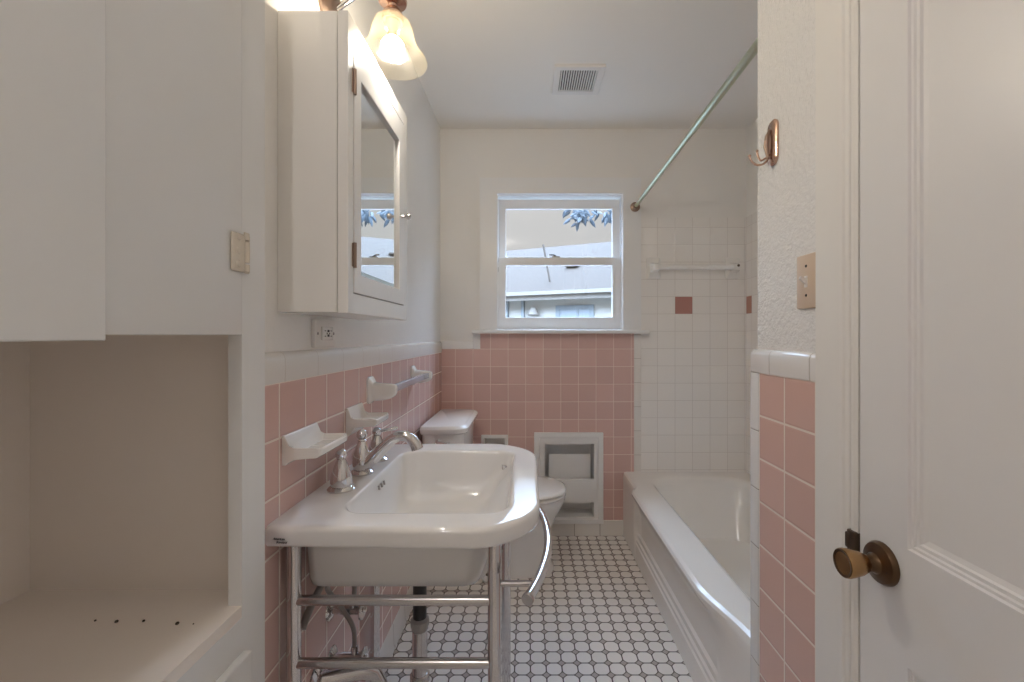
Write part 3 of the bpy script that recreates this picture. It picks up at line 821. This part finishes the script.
# robe hook on the wall stub
hk = empty('robe_hook', (XR+.008, 1.064, 1.70), 'copper coloured double robe hook on the wall stub above the light switch', 'hook')
HX = XR+.008
t = MB()
pl = rr(1.043, 1.085, 1.642, 1.752, .019, 8)
t.loft([[(HX, y, z) for y, z in pl], [(HX-.004, y, z) for y, z in pl], [(HX-.007, 1.064+(y-1.064)*.8, 1.697+(z-1.697)*.93) for y, z in pl]])
t.build('backplate', 'copper', hk)
t = MB(); t.tube([(HX-.008, 1.068, 1.73), (HX-.014, 1.070, 1.715), (HX-.016, 1.070, 1.69), (HX-.012, 1.068, 1.662)], [.003, .005, .006, .004], 12)
t.build('stem', 'brown_metal', hk)
t = MB(); t.tube(smooth_path([(HX-.010, 1.068, 1.665), (HX-.020, 1.069, 1.650), (HX-.035, 1.071, 1.646), (HX-.048, 1.074, 1.655), (HX-.053, 1.076, 1.668)]), .0026, 10); t.ball((HX-.053, 1.076, 1.670), .0036, 10)
t.build('prong', 'copper', hk)
t = MB(); t.tube(smooth_path([(HX-.010, 1.062, 1.668), (HX-.017, 1.088, 1.664), (HX-.020, 1.098, 1.676), (HX-.022, 1.100, 1.690)]), .0026, 10); t.ball((HX-.022, 1.100, 1.692), .0036, 10)
t.build('prong', 'copper', hk)

# light switch
ls_ = empty('light_switch', (XR+.008, .929, 1.35), 'ivory plastic light switch plate on the wall stub beside the door casing', 'light switch')
MB().box(XR+.001, XR+.008, .8965, .9645, 1.288, 1.403, .003, 2).build('cover_plate', 'ivory_plastic', ls_)
t = MB(); t.box(XR-.0005, XR+.003, .9255, .9355, 1.333, 1.357, .001)
pts = [(XR+.001, 1.350), (XR-.011, 1.356), (XR-.013, 1.351), (XR+.001, 1.338)]
t.loft([[(x, .9275, z) for x, z in pts], [(x, .9335, z) for x, z in pts]])
t.build('toggle', 'light_plastic', ls_)['label'] = 'paler toggle lever'
for z in (1.378, 1.316):
    MB().lathe([(0, 0), (.0032, 0), (.0025, .001), (0, .0012)], (XR+.001, .9305, z), (-1, 0, 0), 12).build('screw', 'dark', ls_)

# recessed paper holder (hidden in part by the sink)
pp = empty('paper_holder', (-.207, YB, .45), 'small white ceramic recessed toilet paper holder in the pink back wall', 'paper holder')
t = MB(); t.frame((-.29, -.124, .447, .621), (-.268, -.147, .470, .599), YB-.010, YB, 1); t.build('frame', 'white_ceramic', pp, .004, 3, smooth=False)
t = MB(); t.frame((-.274, -.141, .463, .605), (-.268, -.147, .470, .599), YB, YB+.07, 1); t.box(-.274, -.141, YB+.07, YB+.075, .463, .605); t.build('recess', 'white_ceramic', pp, smooth=False)
MB().tube([(-.262, YB+.02, .535), (-.153, YB+.02, .535)], .011, 14).build('roller', 'white_ceramic', pp)

# recessed wooden niche with rack
nc = empty('wall_niche', (.25, YB, .08), 'white painted wooden recessed cabinet with two openings in the pink back wall', 'niche')
t = MB(); t.frame((.037, .464, .074, .636), (.072, .430, .105, .602), YB-.018, YB, 1); t.build('outer_frame', 'window_white', nc, .004, smooth=False)
t = MB(); o = (.072, .430, .105, .602)
for r in cut_rect(o, [(.104, .407, .346, .565), (.104, .407, .114, .204)]): t.box(r[0], r[1], YB-.010, YB+.008, r[2], r[3])
t.build('front_panel', 'window_white', nc, smooth=False)
t = MB(); t.frame((.062, .438, .092, .616), (.104, .407, .114, .565), YB+.008, YB+.13, 1); t.box(.062, .438, YB+.12, YB+.135, .092, .616)
t.box(.104, .407, YB+.008, YB+.12, .204, .216); t.build('recess_box', 'window_white', nc, smooth=False)
MB().box(.132, .392, YB+.045, YB+.055, .216, .487, .002).build('rack_board', 'window_white', nc)

# ------------------------------------------------------------------ outdoors
struct(MB().box(-30, 30, 2.9, 60, -.5, -.4).build('ground', 'yard'), 'yard ground outside the window')
hs = empty('neighbour_house', (.60, 8.8, -.4), 'pale single-storey neighbour house with grey shingle roof seen through the window', 'house')
hz = -.4
def H(x0, x1, y0, y1, z0, z1, m=None): return (m or MB()).box(.60+x0, .60+x1, 8.8+y0, 8.8+y1, z0, z1)
H(-9, 9, .30, 8, -.4, 2.15).build('wall', 'house_wall', hs)
t = MB()
def HP(p): return (.60+p[0], 8.8+p[1], p[2])
e0, rz = 2.13, 4.15
t.loft([[HP((x, 0, e0)), HP((x, 5.2, rz)), HP((x, 10.4, e0)), HP((x, 10.4, e0-.12)), HP((x, 5.2, rz-.12)), HP((x, 0, e0-.12))] for x in (-9.5, 9.5)])
t.build('roof', 'roof_shingle', hs, smooth=False)
H(-9.5, 9.5, -.04, 0, e0-.17, e0+.01).build('fascia', 'house_trim', hs)
H(-9.5, 9.5, -.12, -.04, e0-.07, e0+.0).build('gutter', 'house_trim', hs)
t = MB(); t.frame((-.15+.60, .66+.60, .9, 1.86), (-.06+.60, .57+.60, .99, 1.77), 8.8+.26, 8.8+.31, 1); wf_ = t.build('window', 'house_dark', hs)
H(-.06, .57, .285, .295, .99, 1.77).build('pane', 'house_pane', wf_)
H(.30, .34, .265, .31, .99, 1.77).build('mullion', 'house_dark', wf_)
for x in (-2.0, -1.72, -1.30, -.92): H(x, x+.06, .22, .31, -.4, 2.05).build('post', 'house_dark', hs)
t = MB(); t.lathe([(0, .16), (.06, .15), (.13, .0), (.11, -.02), (0, -.02)], HP((-.62, .20, 1.68))); t.build('porch_lamp', 'house_trim', hs)
t = MB(); t.tube([HP((-.45, .75, 2.35)), HP((-.62, .75, 3.25))], .022, 10); t.tube([HP((-1.25, .5, 2.30)), HP((-.40, .5, 2.30))], .02, 8); t.build('vent_pipe', 'roof_metal', hs)
for (x, y) in ((-.35, 2.0), (.85, 2.9)):
    z = e0+y*(rz-e0)/5.2; t = MB(); t.box(.60+x-.16, .60+x+.16, 8.8+y-.12, 8.8+y+.12, z, z+.07, .02); t.build('roof_vent', 'roof_metal', hs)
hs.rotation_euler = (0, 0, math.radians(-24))

tre = empty('tree', (2.3, 5.0, -.4), 'leafy tree branch hanging into the window view at upper right', 'tree')
t = MB(); t.tube(smooth_path([(2.3, 5.0, -.4), (2.32, 5.0, 1.0), (2.25, 4.95, 2.2), (2.35, 5.0, 3.5)]), [.13-.004*i for i in range(19)], 10); t.build('trunk', 'bark', tre)
t = MB(); t.tube(smooth_path([(2.26, 4.95, 2.3), (1.7, 4.7, 2.85), (1.1, 4.55, 2.85), (.62, 4.5, 2.66)]), [.04-.0017*i for i in range(19)], 8)
t.tube(smooth_path([(1.3, 4.6, 2.88), (1.05, 4.5, 2.7), (.86, 4.45, 2.56)]), .008, 6); t.build('branch', 'bark', tre)
t = MB()
def leaf(p, d_, up, L, W):
    d_ = d_.normalized(); s_ = d_.cross(up).normalized(); n_ = s_.cross(d_)
    pts = [p, p+d_*L*.3+s_*W*.5, p+d_*L*.65+s_*W*.42, p+d_*L, p+d_*L*.65-s_*W*.42, p+d_*L*.3-s_*W*.5]
    vs = [t.bm.verts.new(q) for q in pts]
    m1, m2 = t.bm.verts.new(p+d_*L*.3-n_*.006), t.bm.verts.new(p+d_*L*.65-n_*.006)
    for f in ((vs[0], vs[1], m1), (vs[1], vs[2], m2, m1), (vs[2], vs[3], m2), (vs[0], m1, vs[5]), (m1, m2, vs[4], vs[5]), (m2, vs[3], vs[4])): t.bm.faces.new(f)
rnd = random.Random(11)
for c_, n_, sp in (((.56, 4.5, 2.50), 60, .12), ((.88, 4.45, 2.47), 42, .11), ((1.1, 4.55, 2.75), 60, .22), ((1.6, 4.7, 2.9), 80, .35), ((.75, 4.5, 2.85), 50, .18), ((2.3, 5.0, 3.5), 160, .6)):
    for _ in range(n_):
        p = Vector(c_)+Vector((rnd.gauss(0, sp*.6), rnd.gauss(0, sp*.5), rnd.gauss(0, sp*.32)))
        d_ = Vector((rnd.uniform(-.8, .8), rnd.uniform(-.5, .5), rnd.uniform(-1.2, -.3)))
        leaf(p, d_, Vector((rnd.uniform(-.6, .6), 1, rnd.uniform(-.4, .4))), rnd.uniform(.08, .12), rnd.uniform(.028, .042))
t.build('foliage', 'leaf', tre, smooth=False)

# ------------------------------------------------------------------ light
w = bpy.data.worlds.new('sky'); sc.world = w; w.use_nodes = True
nt = w.node_tree; bg = nt.nodes['Background']
tc = nt.nodes.new('ShaderNodeTexCoord'); sp = nt.nodes.new('ShaderNodeSeparateXYZ'); nt.links.new(tc.outputs['Generated'], sp.inputs[0])
cr = nt.nodes.new('ShaderNodeValToRGB'); nt.links.new(sp.outputs[2], cr.inputs[0])
e = cr.color_ramp.elements
e[0].position = 0.0; e[0].color = (.50, .49, .485, 1)
e[1].position = .30; e[1].color = (.52, .515, .52, 1)
x = cr.color_ramp.elements.new(.45); x.color = (7.5, 10.0, 14.0, 1)
x = cr.color_ramp.elements.new(1.0); x.color = (8.2, 11.2, 15.5, 1)
nt.links.new(cr.outputs[0], bg.inputs[0]); bg.inputs[1].default_value = 1.0

def lamp(name, loc, power, color, radius):
    l = bpy.data.lights.new(name, 'POINT'); l.energy = power; l.color = color; l.shadow_soft_size = radius
    o = bpy.data.objects.new(name, l); o.location = loc; col.objects.link(o); return o
lamp('added_fill_light', (-.40, -.42, 2.38), 7.5, (1, .955, .93), .06)  # added fill light behind the camera, stands for no known lamp

# ------------------------------------------------------------------ camera
cam = bpy.data.cameras.new('camera'); co = bpy.data.objects.new('camera', cam); col.objects.link(co)
co.location = (0, 0, 1.23); co.rotation_euler = (PI/2, 0, 0)
cam.sensor_fit = 'HORIZONTAL'; cam.sensor_width = 36; cam.lens = 440/1024*36
cam.shift_x = -16/1024; cam.shift_y = -5/1024; cam.clip_start = .01
sc.camera = co

vs = sc.view_settings
sc.display_settings.display_device = 'sRGB'
vs.view_transform = 'Standard'; vs.look = 'None'; vs.exposure = .36; vs.gamma = 1; vs.use_curve_mapping = False
cy_ = sc.cycles
cy_.use_denoising = True
cy_.max_bounces = 12; cy_.diffuse_bounces = 7; cy_.glossy_bounces = 6; cy_.transparent_max_bounces = 16; cy_.transmission_bounces = 6
cy_.sample_clamp_indirect = 6; cy_.caustics_reflective = False; cy_.caustics_refractive = False
